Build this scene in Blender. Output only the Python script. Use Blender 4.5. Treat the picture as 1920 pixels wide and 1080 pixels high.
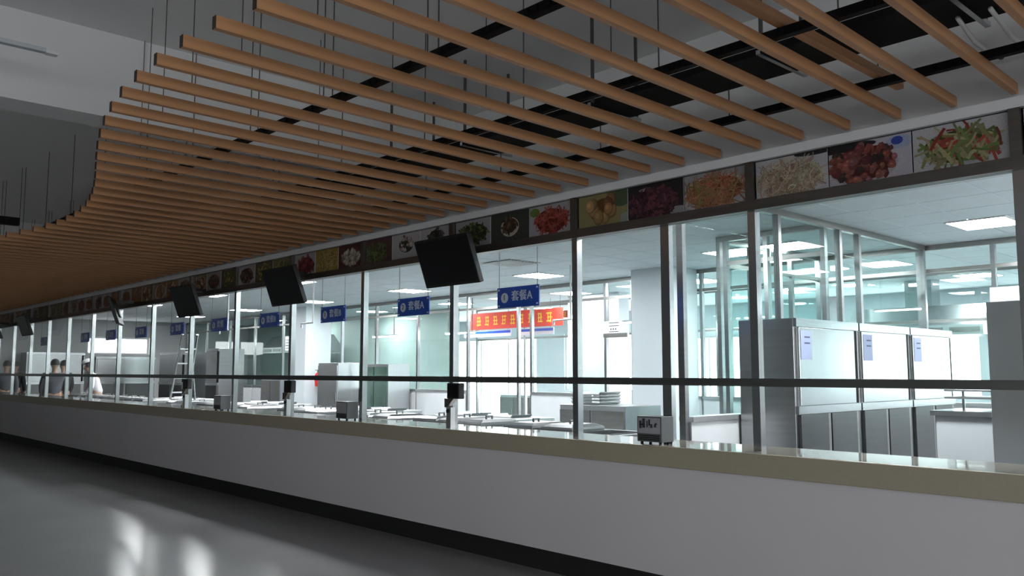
import bpy, bmesh, math, random
from mathutils import Vector, Matrix
random.seed(7)
for o in list(bpy.data.objects): bpy.data.objects.remove(o)
S = bpy.context.scene
C = S.collection
H = 1.46                      # eye height; the glass line of the canteen front stands at y = GY
GY = 4.6
PI = math.pi

# ------------------------------------------------------------------ camera
FPX = 1590.0
pitch = math.atan(157 / FPX); az = math.radians(180 - 42.86)
fw = Vector((math.cos(az) * math.cos(pitch), math.sin(az) * math.cos(pitch), math.sin(pitch)))
rt = Vector((math.sin(az), -math.cos(az), 0)); up = rt.cross(fw)
cd = bpy.data.cameras.new('camera'); cam = bpy.data.objects.new('camera', cd); C.objects.link(cam)
cd.sensor_width = 36; cd.lens = FPX / 1920 * 36; cd.clip_start = .05
M = Matrix((rt, up, -fw)).transposed().to_4x4(); M.translation = (0, 0, H)
cam.matrix_world = M
S.camera = cam

# ------------------------------------------------------------------ world, daylight portals, exposure
KITCHEN_LIGHT = 62.0
W = bpy.data.worlds.new('world'); S.world = W; W.use_nodes = True
bg = W.node_tree.nodes['Background']; bg.inputs[0].default_value = (.97, .975, 1, 1); bg.inputs[1].default_value = 6.2
S.view_settings.view_transform = 'Standard'; S.view_settings.look = 'None'
S.view_settings.exposure = 0.25; S.view_settings.gamma = 1.0; S.view_settings.use_curve_mapping = False
S.cycles.use_denoising = True
S.cycles.max_bounces = 10; S.cycles.transparent_max_bounces = 24; S.cycles.glossy_bounces = 5; S.cycles.diffuse_bounces = 4
S.cycles.caustics_reflective = False; S.cycles.caustics_refractive = False
S.cycles.sample_clamp_indirect = 4.0
HALL_X1 = 8.0; HALL_X0 = -27.0; HALL_Y0 = -9.0; KIT_Y1 = 17.0; CEIL = H + 2.2; KCEIL = H + 1.55
# window openings: (from, to, sill, head)
END_WINDOWS = [(-8.2, -6.2, .9, 2.9), (-5.4, -3.4, .9, 2.9), (-2.6, -.6, .9, 2.9), (.4, 2.4, .9, 2.9)]      # along y, wall x = HALL_X1
BACK_WINDOWS = [(-21.0, -17.3, .02, 2.45), (-16.2, -13.4, .95, 2.5), (-12.4, -9.8, .02, 2.3), (-8.6, -5.6, .95, 2.5), (-4.6, -1.7, .95, 2.5), (-1.3, 1.4, .95, 2.5)]   # along x, wall y = KIT_Y1
SIDE_WINDOWS = [(1.2, 3.8, .9, 2.9), (4.6, 7.2, .9, 2.9)]    # along x, wall y = HALL_Y0
KLEFT_WINDOWS = [(7.9, 9.7, 1.98, 2.5)]                             # along y, wall x = HALL_X0
KRIGHT_FILL_WINDOWS = [(6.9, 9.9, 1.0, 2.6), (11.6, 13.2, 1.0, 2.6)]    # unseen, added to brighten the kitchen's right bay; along y, wall x = 1.6
def portal(loc, rot, sx, sy):
    l = bpy.data.lights.new('daylight_portal', 'AREA'); l.shape = 'RECTANGLE'; l.size = sx; l.size_y = sy
    l.cycles.is_portal = True
    o = bpy.data.objects.new('daylight_portal', l); C.objects.link(o); o.location = loc; o.rotation_euler = rot
for a, b, z0, z1 in END_WINDOWS: portal((HALL_X1 + .13, (a + b) / 2, (z0 + z1) / 2), (0, PI / 2, 0), z1 - z0, b - a)
for a, b, z0, z1 in BACK_WINDOWS: portal(((a + b) / 2, KIT_Y1 + .13, (z0 + z1) / 2), (-PI / 2, 0, 0), b - a, z1 - z0)
for a, b, z0, z1 in KLEFT_WINDOWS: portal((HALL_X0 - .13, (a + b) / 2, (z0 + z1) / 2), (0, -PI / 2, 0), z1 - z0, b - a)
for a, b, z0, z1 in KRIGHT_FILL_WINDOWS: portal((1.73, (a + b) / 2, (z0 + z1) / 2), (0, PI / 2, 0), z1 - z0, b - a)
for a, b, z0, z1 in SIDE_WINDOWS: portal(((a + b) / 2, HALL_Y0 - .13, (z0 + z1) / 2), (PI / 2, 0, 0), b - a, z1 - z0)

# ------------------------------------------------------------------ materials
MT = {}
def mat(name, col, rough=.5, metal=0.0, var=.06, scale=(6, 6, 6), bump=0.0, emit=None, spec=.5, coord='Object', rvar=0.0):
    m = bpy.data.materials.new(name); m.use_nodes = True; nt = m.node_tree; N = nt.nodes; L = nt.links
    b = N['Principled BSDF']; b.inputs['Roughness'].default_value = rough; b.inputs['Metallic'].default_value = metal
    b.inputs['Specular IOR Level'].default_value = spec
    tc = N.new('ShaderNodeTexCoord'); mp = N.new('ShaderNodeMapping'); mp.inputs['Scale'].default_value = scale
    L.new(tc.outputs[coord], mp.inputs['Vector'])
    nz = N.new('ShaderNodeTexNoise'); nz.inputs['Scale'].default_value = 1.0; nz.inputs['Detail'].default_value = 4
    L.new(mp.outputs[0], nz.inputs['Vector'])
    r = N.new('ShaderNodeValToRGB')
    r.color_ramp.elements[0].position = .3; r.color_ramp.elements[1].position = .7
    r.color_ramp.elements[0].color = (*[max(0, c * (1 - var)) for c in col], 1)
    r.color_ramp.elements[1].color = (*[min(1, c * (1 + var)) for c in col], 1)
    L.new(nz.outputs['Fac'], r.inputs[0]); L.new(r.outputs[0], b.inputs['Base Color'])
    if rvar:
        mr = N.new('ShaderNodeMapRange'); mr.inputs['To Min'].default_value = rough - rvar; mr.inputs['To Max'].default_value = rough + rvar
        L.new(nz.outputs['Fac'], mr.inputs[0]); L.new(mr.outputs[0], b.inputs['Roughness'])
    if bump:
        bp = N.new('ShaderNodeBump'); bp.inputs['Strength'].default_value = bump; bp.inputs['Distance'].default_value = .01
        L.new(nz.outputs['Fac'], bp.inputs['Height']); L.new(bp.outputs[0], b.inputs['Normal'])
    if emit:
        b.inputs['Emission Color'].default_value = (*emit[0], 1); b.inputs['Emission Strength'].default_value = emit[1]
    MT[name] = m; return m
def glass(name, tint, base=.03, gain=.5):
    m = bpy.data.materials.new(name); m.use_nodes = True; nt = m.node_tree; N = nt.nodes; L = nt.links
    N.remove(N['Principled BSDF']); out = N['Material Output']
    t = N.new('ShaderNodeBsdfTransparent'); t.inputs[0].default_value = (*tint, 1)
    g = N.new('ShaderNodeBsdfGlossy'); g.inputs['Roughness'].default_value = .01; g.inputs['Color'].default_value = (1, 1, 1, 1)
    lw = N.new('ShaderNodeLayerWeight'); lw.inputs['Blend'].default_value = .5
    p = N.new('ShaderNodeMath'); p.operation = 'POWER'; p.inputs[1].default_value = 5; L.new(lw.outputs['Facing'], p.inputs[0])
    q = N.new('ShaderNodeMath'); q.operation = 'MULTIPLY_ADD'; q.inputs[1].default_value = gain; q.inputs[2].default_value = base
    L.new(p.outputs[0], q.inputs[0])
    mx = N.new('ShaderNodeMixShader'); L.new(q.outputs[0], mx.inputs[0]); L.new(t.outputs[0], mx.inputs[1]); L.new(g.outputs[0], mx.inputs[2])
    L.new(mx.outputs[0], out.inputs['Surface']); MT[name] = m; return m
def attr_mat(name, rough=.35):
    m = bpy.data.materials.new(name); m.use_nodes = True; nt = m.node_tree; N = nt.nodes; L = nt.links
    b = N['Principled BSDF']; b.inputs['Roughness'].default_value = rough
    a = N.new('ShaderNodeAttribute'); a.attribute_name = 'Col'
    nz = N.new('ShaderNodeTexNoise'); nz.inputs['Scale'].default_value = 60
    mr = N.new('ShaderNodeMapRange'); mr.inputs['To Min'].default_value = .35; mr.inputs['To Max'].default_value = .95; L.new(nz.outputs['Fac'], mr.inputs[0])
    mx = N.new('ShaderNodeVectorMath'); mx.operation = 'SCALE'; L.new(a.outputs['Color'], mx.inputs[0]); L.new(mr.outputs[0], mx.inputs['Scale'])
    L.new(mx.outputs[0], b.inputs['Base Color']); MT[name] = m; return m
mat('hall_white', (.66, .66, .66), .6, var=.03, scale=(.7,) * 3)
mat('ceiling_paint', (.72, .72, .72), .8, var=.03, scale=(.7,) * 3)
mat('floor_tile', (.42, .42, .43), .19, var=.05, scale=(.8,) * 3, spec=.13, rvar=.03)
mat('slat_wood', (.43, .215, .098), .45, var=.16, scale=(30, 1.2, 40), bump=.05)
mat('slat_end', (.035, .02, .015), .6, var=.2, scale=(60, 60, 60))
mat('black_metal', (.006, .005, .005), .75, var=.2, spec=.15)
mat('wire', (.10, .10, .10), .4, metal=.6)
mat('steel', (.55, .56, .57), .22, metal=1, var=.05, scale=(2, 2, 40), rvar=.05)
mat('steel_soft', (.60, .61, .62), .34, metal=1, var=.05, scale=(2, 40, 2), rvar=.06)
mat('steel_dark', (.30, .29, .28), .35, metal=1, var=.08, scale=(3, 3, 30))
mat('valance_steel', (.20, .19, .18), .42, metal=1, var=.1, scale=(3, 3, 30))
mat('rail_steel_dimmed', (.28, .275, .27), .32, metal=1, var=.1, scale=(2, 2, 30))  # darker than the posts' steel: dim hall reflection put into the colour
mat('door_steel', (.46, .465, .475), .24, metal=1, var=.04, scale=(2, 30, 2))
mat('steel_mid', (.36, .365, .37), .28, metal=1, var=.06, scale=(2, 2, 30))
mat('door_steel_dimmed', (.11, .112, .115), .38, metal=1, var=.06, scale=(2, 2, 30))  # door steel darkened: the lower doors' dim reflection is put into the colour
mat('device_grey', (.13, .135, .14), .45, metal=.3)
mat('plate_grey', (.36, .36, .38), .5)
mat('notice_blue', (.30, .34, .50), .6)
mat('dim_room_green', (.34, .42, .40), .5, var=.08, scale=(1.5,) * 3)  # grey-green that paints in the dimness of an unlit rear room
mat('white_trim', (.72, .73, .74), .4, var=.02)
mat('counter_panel', (.70, .68, .70), .5, var=.025, scale=(.8,) * 3)
mat('counter_stone', (.30, .28, .24), .06, var=.10, scale=(50,) * 3, spec=.7)
mat('counter_fascia', (.40, .36, .27), .42, var=.03, scale=(50,) * 3)
mat('toe_kick', (.02, .02, .02), .6)
mat('kitchen_white', (.70, .755, .79), .55, var=.02, scale=(1,) * 3)
mat('kitchen_tile', (.74, .77, .79), .25, var=.02, scale=(3,) * 3)
mat('ceiling_tile', (.80, .86, .90), .8, var=.02, scale=(2,) * 3)
mat('ceiling_joint', (.48, .52, .55), .8)
mat('kitchen_floor', (.76, .77, .77), .35, var=.06, scale=(2,) * 3)
mat('lamp_white', (.9, .9, .9), .5, emit=((.95, .985, 1), KITCHEN_LIGHT))
mat('sign_blue', (.02, .09, .52), .35, var=.05)
mat('sign_white', (.82, .88, .97), .5)
mat('sign_dark', (.03, .035, .08), .5)
mat('tv_black', (.006, .006, .007), .30, spec=.3)
mat('tv_case', (.010, .010, .011), .5)
mat('banner_red', (.72, .055, .035), .6, var=.08)
mat('banner_yellow', (.95, .55, .06), .6)
mat('pipe_white', (.8, .8, .8), .4)
mat('red_paint', (.6, .02, .02), .35)
mat('paper', (.78, .80, .86), .7, var=.02)
mat('print_dark', (.05, .055, .07), .6)
mat('rubber', (.015, .015, .015), .7)
mat('green_dark', (.06, .11, .09), .12, var=.3, scale=(2,) * 3)
mat('skin', (.50, .31, .22), .5); mat('hair', (.012, .010, .010), .6)
mat('cloth_grey', (.10, .105, .12), .8); mat('cloth_black', (.012, .012, .014), .8); mat('cloth_white', (.8, .8, .82), .8)
glass('glass_front', (.985, .996, .993), .02, .40)
glass('glass_tint', (.925, .975, .968), .03, .40)
attr_mat('print')

# ------------------------------------------------------------------ helpers
class MB:
    def __init__(s): s.v = []; s.f = []; s.m = []; s.c = []
    def box(s, x0, x1, y0, y1, z0, z1, mi=0):
        n = len(s.v); s.v += [(x, y, z) for z in (z0, z1) for y in (y0, y1) for x in (x0, x1)]
        for q in ((0, 2, 3, 1), (4, 5, 7, 6), (0, 1, 5, 4), (2, 6, 7, 3), (0, 4, 6, 2), (1, 3, 7, 5)):
            s.f.append(tuple(n + i for i in q)); s.m.append(mi)
        return s
    def cbox(s, c, d, mi=0): return s.box(c[0] - d[0] / 2, c[0] + d[0] / 2, c[1] - d[1] / 2, c[1] + d[1] / 2, c[2] - d[2] / 2, c[2] + d[2] / 2, mi)
    def tube(s, pts, r, n=8, mi=0, cap=True):
        pts = [Vector(p) for p in pts]; base = len(s.v); rs = r if isinstance(r, (list, tuple)) else [r] * len(pts)
        for i, p in enumerate(pts):
            d = (pts[min(i + 1, len(pts) - 1)] - pts[max(i - 1, 0)]).normalized()
            a = d.cross(Vector((0, 0, 1))); a = a if a.length > 1e-3 else Vector((1, 0, 0)); a.normalize(); b = d.cross(a)
            for k in range(n):
                t = 2 * PI * k / n; s.v.append(tuple(p + (a * math.cos(t) + b * math.sin(t)) * rs[i]))
        for i in range(len(pts) - 1):
            for k in range(n):
                s.f.append((base + i * n + k, base + i * n + (k + 1) % n, base + (i + 1) * n + (k + 1) % n, base + (i + 1) * n + k)); s.m.append(mi)
        if cap:
            s.f.append(tuple(base + k for k in range(n))[::-1]); s.m.append(mi)
            e = base + (len(pts) - 1) * n; s.f.append(tuple(e + k for k in range(n))); s.m.append(mi)
        return s
    def prism(s, prof, axis, a0, a1, mi=0):      # prof: 2-D outline, extruded along axis from a0 to a1
        n = len(prof); base = len(s.v)
        for a in (a0, a1):
            for p, q in prof:
                s.v.append({'x': (a, p, q), 'y': (p, a, q), 'z': (p, q, a)}[axis])
        s.f.append(tuple(base + i for i in range(n))); s.f.append(tuple(base + n + i for i in range(n))[::-1]); s.m += [mi, mi]
        for i in range(n):
            j = (i + 1) % n; s.f.append((base + i, base + n + i, base + n + j, base + j)); s.m.append(mi)
        return s
    def mesh(s, name, mats):
        me = bpy.data.meshes.new(name); me.from_pydata(s.v, [], s.f)
        for m in (mats if isinstance(mats, (list, tuple)) else [mats]): me.materials.append(MT[m])
        for p, i in zip(me.polygons, s.m): p.material_index = i
        bm = bmesh.new(); bm.from_mesh(me); bmesh.ops.recalc_face_normals(bm, faces=bm.faces); bm.to_mesh(me); bm.free()
        return me
    def build(s, name, mats, parent=None, loc=(0, 0, 0), bevel=0, smooth=False):
        o = bpy.data.objects.new(name, s.mesh(name, mats)); C.objects.link(o); o.location = loc
        if parent: o.parent = parent
        if bevel:
            b = o.modifiers.new('bevel', 'BEVEL'); b.width = bevel; b.segments = 2; b.limit_method = 'ANGLE'
        if smooth:
            for p in o.data.polygons: p.use_smooth = True
        return o
def tag(o, label=None, cat=None, group=None, kind=None):
    for k, v in (('label', label), ('category', cat), ('group', group), ('kind', kind)):
        if v: o[k] = v
    return o
def empty(name, loc=(0, 0, 0), rz=0):
    o = bpy.data.objects.new(name, None); C.objects.link(o); o.location = loc; o.rotation_euler.z = rz; return o
def copy_tree(o, parent=None):
    c = o.copy(); C.objects.link(c); c.parent = parent
    for ch in list(o.children): copy_tree(ch, c)
    return c
def inst(name, me, parent, loc, rz=0):
    o = bpy.data.objects.new(name, me); C.objects.link(o); o.parent = parent; o.location = loc; o.rotation_euler.z = rz; return o
def text_mesh(name, body, size, mt, parent, loc, rot=(PI / 2, 0, 0), extrude=.0015, bold=0.0, align='CENTER', sx=1):
    cu = bpy.data.curves.new(name, 'FONT'); cu.body = body; cu.size = size; cu.extrude = extrude; cu.offset = bold
    cu.align_x = align; cu.align_y = 'CENTER'; cu.resolution_u = 3
    t = bpy.data.objects.new(name, cu); C.objects.link(t)
    dg = bpy.context.evaluated_depsgraph_get(); me = bpy.data.meshes.new_from_object(t.evaluated_get(dg))
    bpy.data.objects.remove(t); bpy.data.curves.remove(cu)
    me.materials.clear(); me.materials.append(MT[mt])
    o = bpy.data.objects.new(name, me); C.objects.link(o); o.parent = parent; o.location = loc; o.rotation_euler = rot; o.scale = (sx, 1, 1); return o
def struct(name, mb, m, parent=None):
    o = mb.build(name, m, parent)
    if not parent: o['kind'] = 'structure'
    return o
def wall_holes(axis, pos, th, a0, a1, z0, z1, holes):
    mb = MB()
    def bx(p, q, r, t):
        if q - p < 1e-4 or t - r < 1e-4: return
        if axis == 'x': mb.box(pos, pos + th, p, q, r, t)
        else: mb.box(p, q, pos, pos + th, r, t)
    cur = a0
    for a, b, s, h in sorted(holes):
        bx(cur, a, z0, z1); bx(a, b, z0, s); bx(a, b, h, z1); cur = b
    bx(cur, a1, z0, z1); return mb

# ------------------------------------------------------------------ the room shell
struct('floor', MB().box(HALL_X0, HALL_X1, HALL_Y0, 4.75, -.2, 0), 'floor_tile')
struct('floor_kitchen', MB().box(HALL_X0, 1.6, 4.75, KIT_Y1 + .2, -.2, 0), 'kitchen_floor')
struct('ceiling', MB().box(HALL_X0, HALL_X1, HALL_Y0, 4.75, CEIL, CEIL + .2), 'ceiling_paint')
struct('wall_left', wall_holes('x', HALL_X0 - .2, .2, HALL_Y0 - .2, KIT_Y1 + .2, -.2, CEIL + .2, KLEFT_WINDOWS), 'hall_white')
struct('wall_front', MB().box(HALL_X0, HALL_X1, GY, GY + .15, H + 1.06, CEIL).box(1.3, HALL_X1, GY, GY + .15, 0, H + 1.06), 'hall_white')
struct('wall_right', wall_holes('x', HALL_X1, .2, HALL_Y0, GY + .15, -.2, CEIL + .2, END_WINDOWS), 'hall_white')
struct('wall_back', wall_holes('y', HALL_Y0 - .2, .2, HALL_X0, HALL_X1, -.2, CEIL + .2, SIDE_WINDOWS), 'hall_white')
struct('wall_kitchen_back', wall_holes('y', KIT_Y1, .2, HALL_X0, 1.8, 0, KCEIL + .2, BACK_WINDOWS), 'kitchen_white')
struct('wall_kitchen_right', wall_holes('x', 1.6, .2, 4.75, KIT_Y1, 0, KCEIL + .2, KRIGHT_FILL_WINDOWS), 'kitchen_white')
struct('trim_1', MB().box(HALL_X0, 1.3, GY - .035, GY, H + 1.29, H + 1.345), 'white_trim')
beam = struct('trim_2', MB().box(-5.98, -5.70, HALL_Y0, GY, H + 1.64, CEIL), 'hall_white')
struct('trim_3', MB().box(-14.28, -14.0, HALL_Y0, GY, H + 1.64, CEIL), 'hall_white')
nwin = 1
def window(axis, pos, a, b, z0, z1, n=2):
    global nwin
    w = empty('window_%d' % nwin); nwin += 1; w['kind'] = 'structure'
    f = MB(); t = .05
    def bx(mb, p, q, r, u, d0, d1):
        if axis == 'x': mb.box(pos + d0, pos + d1, p, q, r, u)
        else: mb.box(p, q, pos + d0, pos + d1, r, u)
    bx(f, a, a + t, z0, z1, .05, .11); bx(f, b - t, b, z0, z1, .05, .11); bx(f, a + t, b - t, z0, z0 + t, .05, .11); bx(f, a + t, b - t, z1 - t, z1, .05, .11)
    st = (b - a) / n
    for k in range(1, n): bx(f, a + k * st - t / 2, a + k * st + t / 2, z0 + t, z1 - t, .05, .11)
    f.build('window_frame', 'white_trim', w)
    for k in range(n):
        g = MB(); bx(g, a + k * st + t / 2 + .003, a + (k + 1) * st - t / 2 - .003, z0 + t, z1 - t, .075, .085); g.build('pane', 'glass_front', w)
for a, b, z0, z1 in END_WINDOWS: window('x', HALL_X1, a, b, z0, z1)
for a, b, z0, z1 in SIDE_WINDOWS: window('y', HALL_Y0 - .2, a, b, z0, z1)
for a, b, z0, z1 in KLEFT_WINDOWS: window('x', HALL_X0 - .2, a, b, z0, z1)
for a, b, z0, z1 in KRIGHT_FILL_WINDOWS: window('x', 1.6, a, b, z0, z1)  # frames of the unseen windows added to light this bay
for a, b, z0, z1 in BACK_WINDOWS: window('y', KIT_Y1, a, b, z0, z1, 3)

# kitchen ceiling: board above, separate tiles where the joints can be told apart
kc = struct('ceiling_kitchen', MB().box(HALL_X0, 1.6, GY + .15, KIT_Y1, KCEIL, KCEIL + .2), 'ceiling_joint')
T = .62; tile_me = MB().cbox((0, 0, 0), (T - .014, T - .014, .012)).mesh('tile', 'ceiling_tile')
xs = [-.3 - T * i for i in range(24)]; ys = [7.0 + T * j for j in range(6)]
for x in xs:
    for y in ys: inst('tile', tile_me, kc, (x, y, KCEIL - .006))
far = MB()
def tiles(x0, x1, y0, y1):
    x = x1
    while x > x0:
        y = y0
        while y < y1 - .3: far.cbox((x - T / 2, y + T / 2, KCEIL - .006), (T - .014, T - .014, .012)); y += T
        x -= T
xe = xs[-1] - T / 2; ye = ys[-1] + T / 2
tiles(HALL_X0 + .3, xe, 4.8, 16.8); tiles(xe + .01, xs[0] + T / 2, ye, 16.8); tiles(xe + .01, xs[0] + T / 2, 7.0 - T / 2 - 3 * T, 6.9 - T / 2)
tag(far.build('tile_field', 'ceiling_tile', kc), kind='stuff')

# ------------------------------------------------------------------ canteen front: posts, rails, panes
POSTS = [.15, -1.30, -2.774, -4.255, -5.70, -7.10, -8.54, -9.94, -11.31, -12.71, -14.14, -15.47, -16.85, -18.14, -19.41, -20.8, -22.2, -23.6, -25.0, -26.4]
TOPZ = .99                     # counter top
RAIL0, RAIL1 = H - .088, H - .040
VB = H + .985                  # underside of the picture valance
front = empty('window_%d' % nwin, (0, GY, 0)); nwin += 1; front['kind'] = 'structure'
pm = MB().box(-.026, .026, -.02, .035, TOPZ, VB).mesh('post', 'steel')
for x in POSTS: inst('post', pm, front, (x, 0, 0))
inst('post', MB().box(-.035, .035, .004, .05, TOPZ, VB).mesh('post', 'steel'), front, (-3.45, 0, 0))
allp = sorted(POSTS + [-3.45])
MB().box(POSTS[-1], POSTS[0], -.045, -.0205, RAIL0, RAIL1).build('rail', 'rail_steel_dimmed', front)
for a, b in zip(allp, allp[1:]):
    MB().box(a + .03, b - .03, .006, .014, RAIL0 + .01, VB).build('glass_pane', 'glass_front', front)
MB().box(POSTS[-1], POSTS[0], -.04, .05, VB, VB + .062).build('head_rail', 'valance_steel', front)
MB().box(POSTS[-1], POSTS[0], .0, .03, VB + .062, H + 1.29).build('valance_board', 'white_trim', front)
vp = MB().box(-.026, .026, -.036, -.0005, VB + .063, H + 1.288).mesh('valance_post', 'valance_steel')
for x in POSTS: inst('valance_post', vp, front, (x, 0, 0))

# ------------------------------------------------------------------ serving counter
ct = tag(empty('serving_counter', (0, 4.4, 0)), 'long pale serving counter with beige stone top running below the glass front', 'counter')
CX0, CX1 = HALL_X0 + .01, 1.3
MB().box(CX0, CX1, .02, .50, TOPZ - .03, TOPZ).build('countertop', 'counter_stone', ct)
MB().box(CX0, CX1, 0, .0195, TOPZ - .13, TOPZ).build('fascia', 'counter_fascia', ct, bevel=.006)
MB().box(CX0, CX1, .03, .05, .184, TOPZ - .03).build('front_panel', 'counter_panel', ct)
MB().box(CX0, CX1, .15, .17, 0, .184).build('toe_kick', 'toe_kick', ct)
MB().box(CX0, CX1, .47, .50, 0, TOPZ - .03).build('back_panel', 'steel_soft', ct)

# ------------------------------------------------------------------ slatted timber ceiling
SZ = H + 1.342
sc_ = tag(empty('slat_ceiling', (0, 0, SZ)), 'suspended timber slat ceiling with a wavy edge hung in front of the glass', 'slat ceiling')
def yleft(x): return 1.735 + .43 * math.cos(PI * (x + 8.3) / 4.6)
SL = [-1.261 - .2794 * k for k in range(-8, 91)]
for x in SL:
    yl = yleft(x); L_ = 4.52 - yl
    m = MB().box(-.03, 0, 0, .003, 0, .052, 1).box(-.03, 0, .003, L_, 0, .052, 0)
    m.v = [(a + .024 * (L_ - b), b, c) for a, b, c in m.v]      # the slats sit a touch out of square
    o = m.build('slat', ['slat_wood', 'slat_end'], sc_, (x, yl, 0))
wire_me = MB().box(-.0025, .0025, -.0025, .0025, 0, CEIL - SZ - .092).mesh('hanger_wire', 'wire')
wire_t = MB().box(-.0025, .0025, -.0025, .0025, 0, 1.60 - 1.342 - .093).mesh('hanger_wire', 'wire')
wire_s = MB().box(-.002, .002, -.002, .002, 0, CEIL - SZ - .052).mesh('hanger_wire', 'wire')
for j, y in enumerate((2.26, 3.17, 4.08)):
    m = MB().box(-26.4, 1.2, -.02, .02, .053, .092)
    for x in SL:
        for q in (.05, .10, .17, .20): m.box(x + q, x + q + .016, -.03, -.02, .06, .083)
    c = m.build('carrier', 'black_metal', sc_, (0, y, 0))
    x = .6 - .23 * j
    while x > -24:
        o = inst('hanger_wire', wire_t if j == 2 and x > -12 else wire_me, c, (x, .012, .092))
        if random.random() < .45 and j < 2: inst('hanger_wire', wire_me, c, (x - .05, -.012, .092))
        x -= .92 + random.uniform(-.08, .08)
for i, x in enumerate(SL):
    if -6 < x < -2.2 and i % 2 == 0:
        inst('hanger_wire', wire_s, sc_, (x + .05, yleft(x) + .27, .052))
    if -8 < x < 0 and i % 3 == 0:
        inst('hanger_wire', wire_s, sc_, (x + .025, 2.78, .052))
MB().box(-9.16, -9.08, -1.6, 2.0, .053, .125).build('cross_carrier', 'black_metal', sc_)
# a loose slat lying across the carriers
o = MB().box(-.04, 0, 0, 2.2, 0, .045).build('loose_slat', 'slat_wood', None, (-1.72, 2.12, SZ + .093))
tag(o, 'spare timber slat lying loose on top of the black carriers', 'slat')
# black cable tray above
tr = tag(empty('cable_tray', (0, 3.93, H + 1.60)), 'wide flat black cable tray hung above the timber slats', 'cable tray')
MB().box(-12.5, 4, -.18, .18, 0, .02).build('tray', 'black_metal', tr)
for s in (-.18, .175): MB().box(-12.5, 4, s, s + .005, .02, .038).build('tray_side', 'black_metal', tr)
for x in (-1.27, -2.17, -3.3, -4.5, -5.4):
    for s in (-.215, .2): MB().box(x - .008, x + .008, s, s + .015, .0, CEIL - H - 1.60).build('tray_rod', 'wire', tr)
    MB().box(x - .012, x + .012, -.24, .24, -.022, -.0005).build('tray_bracket', 'steel', tr)
cdm = MB().tube([(-1.335, 3.98, H + 1.588), (-1.34, 4.08, H + 1.57), (-1.35, 4.22, H + 1.55), (-1.345, 4.38, H + 1.54), (-1.33, 4.50, H + 1.545)], .011, 8)
cdm.tube([(-1.33, 4.50, H + 1.545), (-1.328, 4.53, H + 1.546)], .014, 8, 1)
tag(cdm.build('conduit', ['pipe_white', 'rubber'], None, smooth=True), 'white flexible conduit with dark tip drooping from the black tray', 'conduit')
cdm = MB().tube([(-1.20, 3.98, H + 1.588), (-1.20, 4.1, H + 1.565), (-1.21, 4.28, H + 1.545), (-1.20, 4.45, H + 1.54), (-1.19, 4.6, H + 1.545)], .011, 8)
tag(cdm.build('conduit', 'pipe_white', None, smooth=True), 'white flexible conduit running from the black tray into the wall', 'conduit')
# tube lamp on the hall beam
lm = tag(empty('tube_lamp', (-5.1, .2, H + 1.76)), 'slim grey tube lamp hung under the hall ceiling before the beam', 'lamp')
MB().box(-.02, .02, -1.2, 1.0, 0, .024).build('housing', 'ceiling_joint', lm)
MB().box(-.022, .022, 1.0, 1.06, -.003, .012).build('end_cap', 'white_trim', lm)
for y in (-.9, .7): MB().box(-.003, .003, y - .003, y + .003, .024, CEIL - H - 1.76).build('rod', 'wire', lm)

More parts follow.
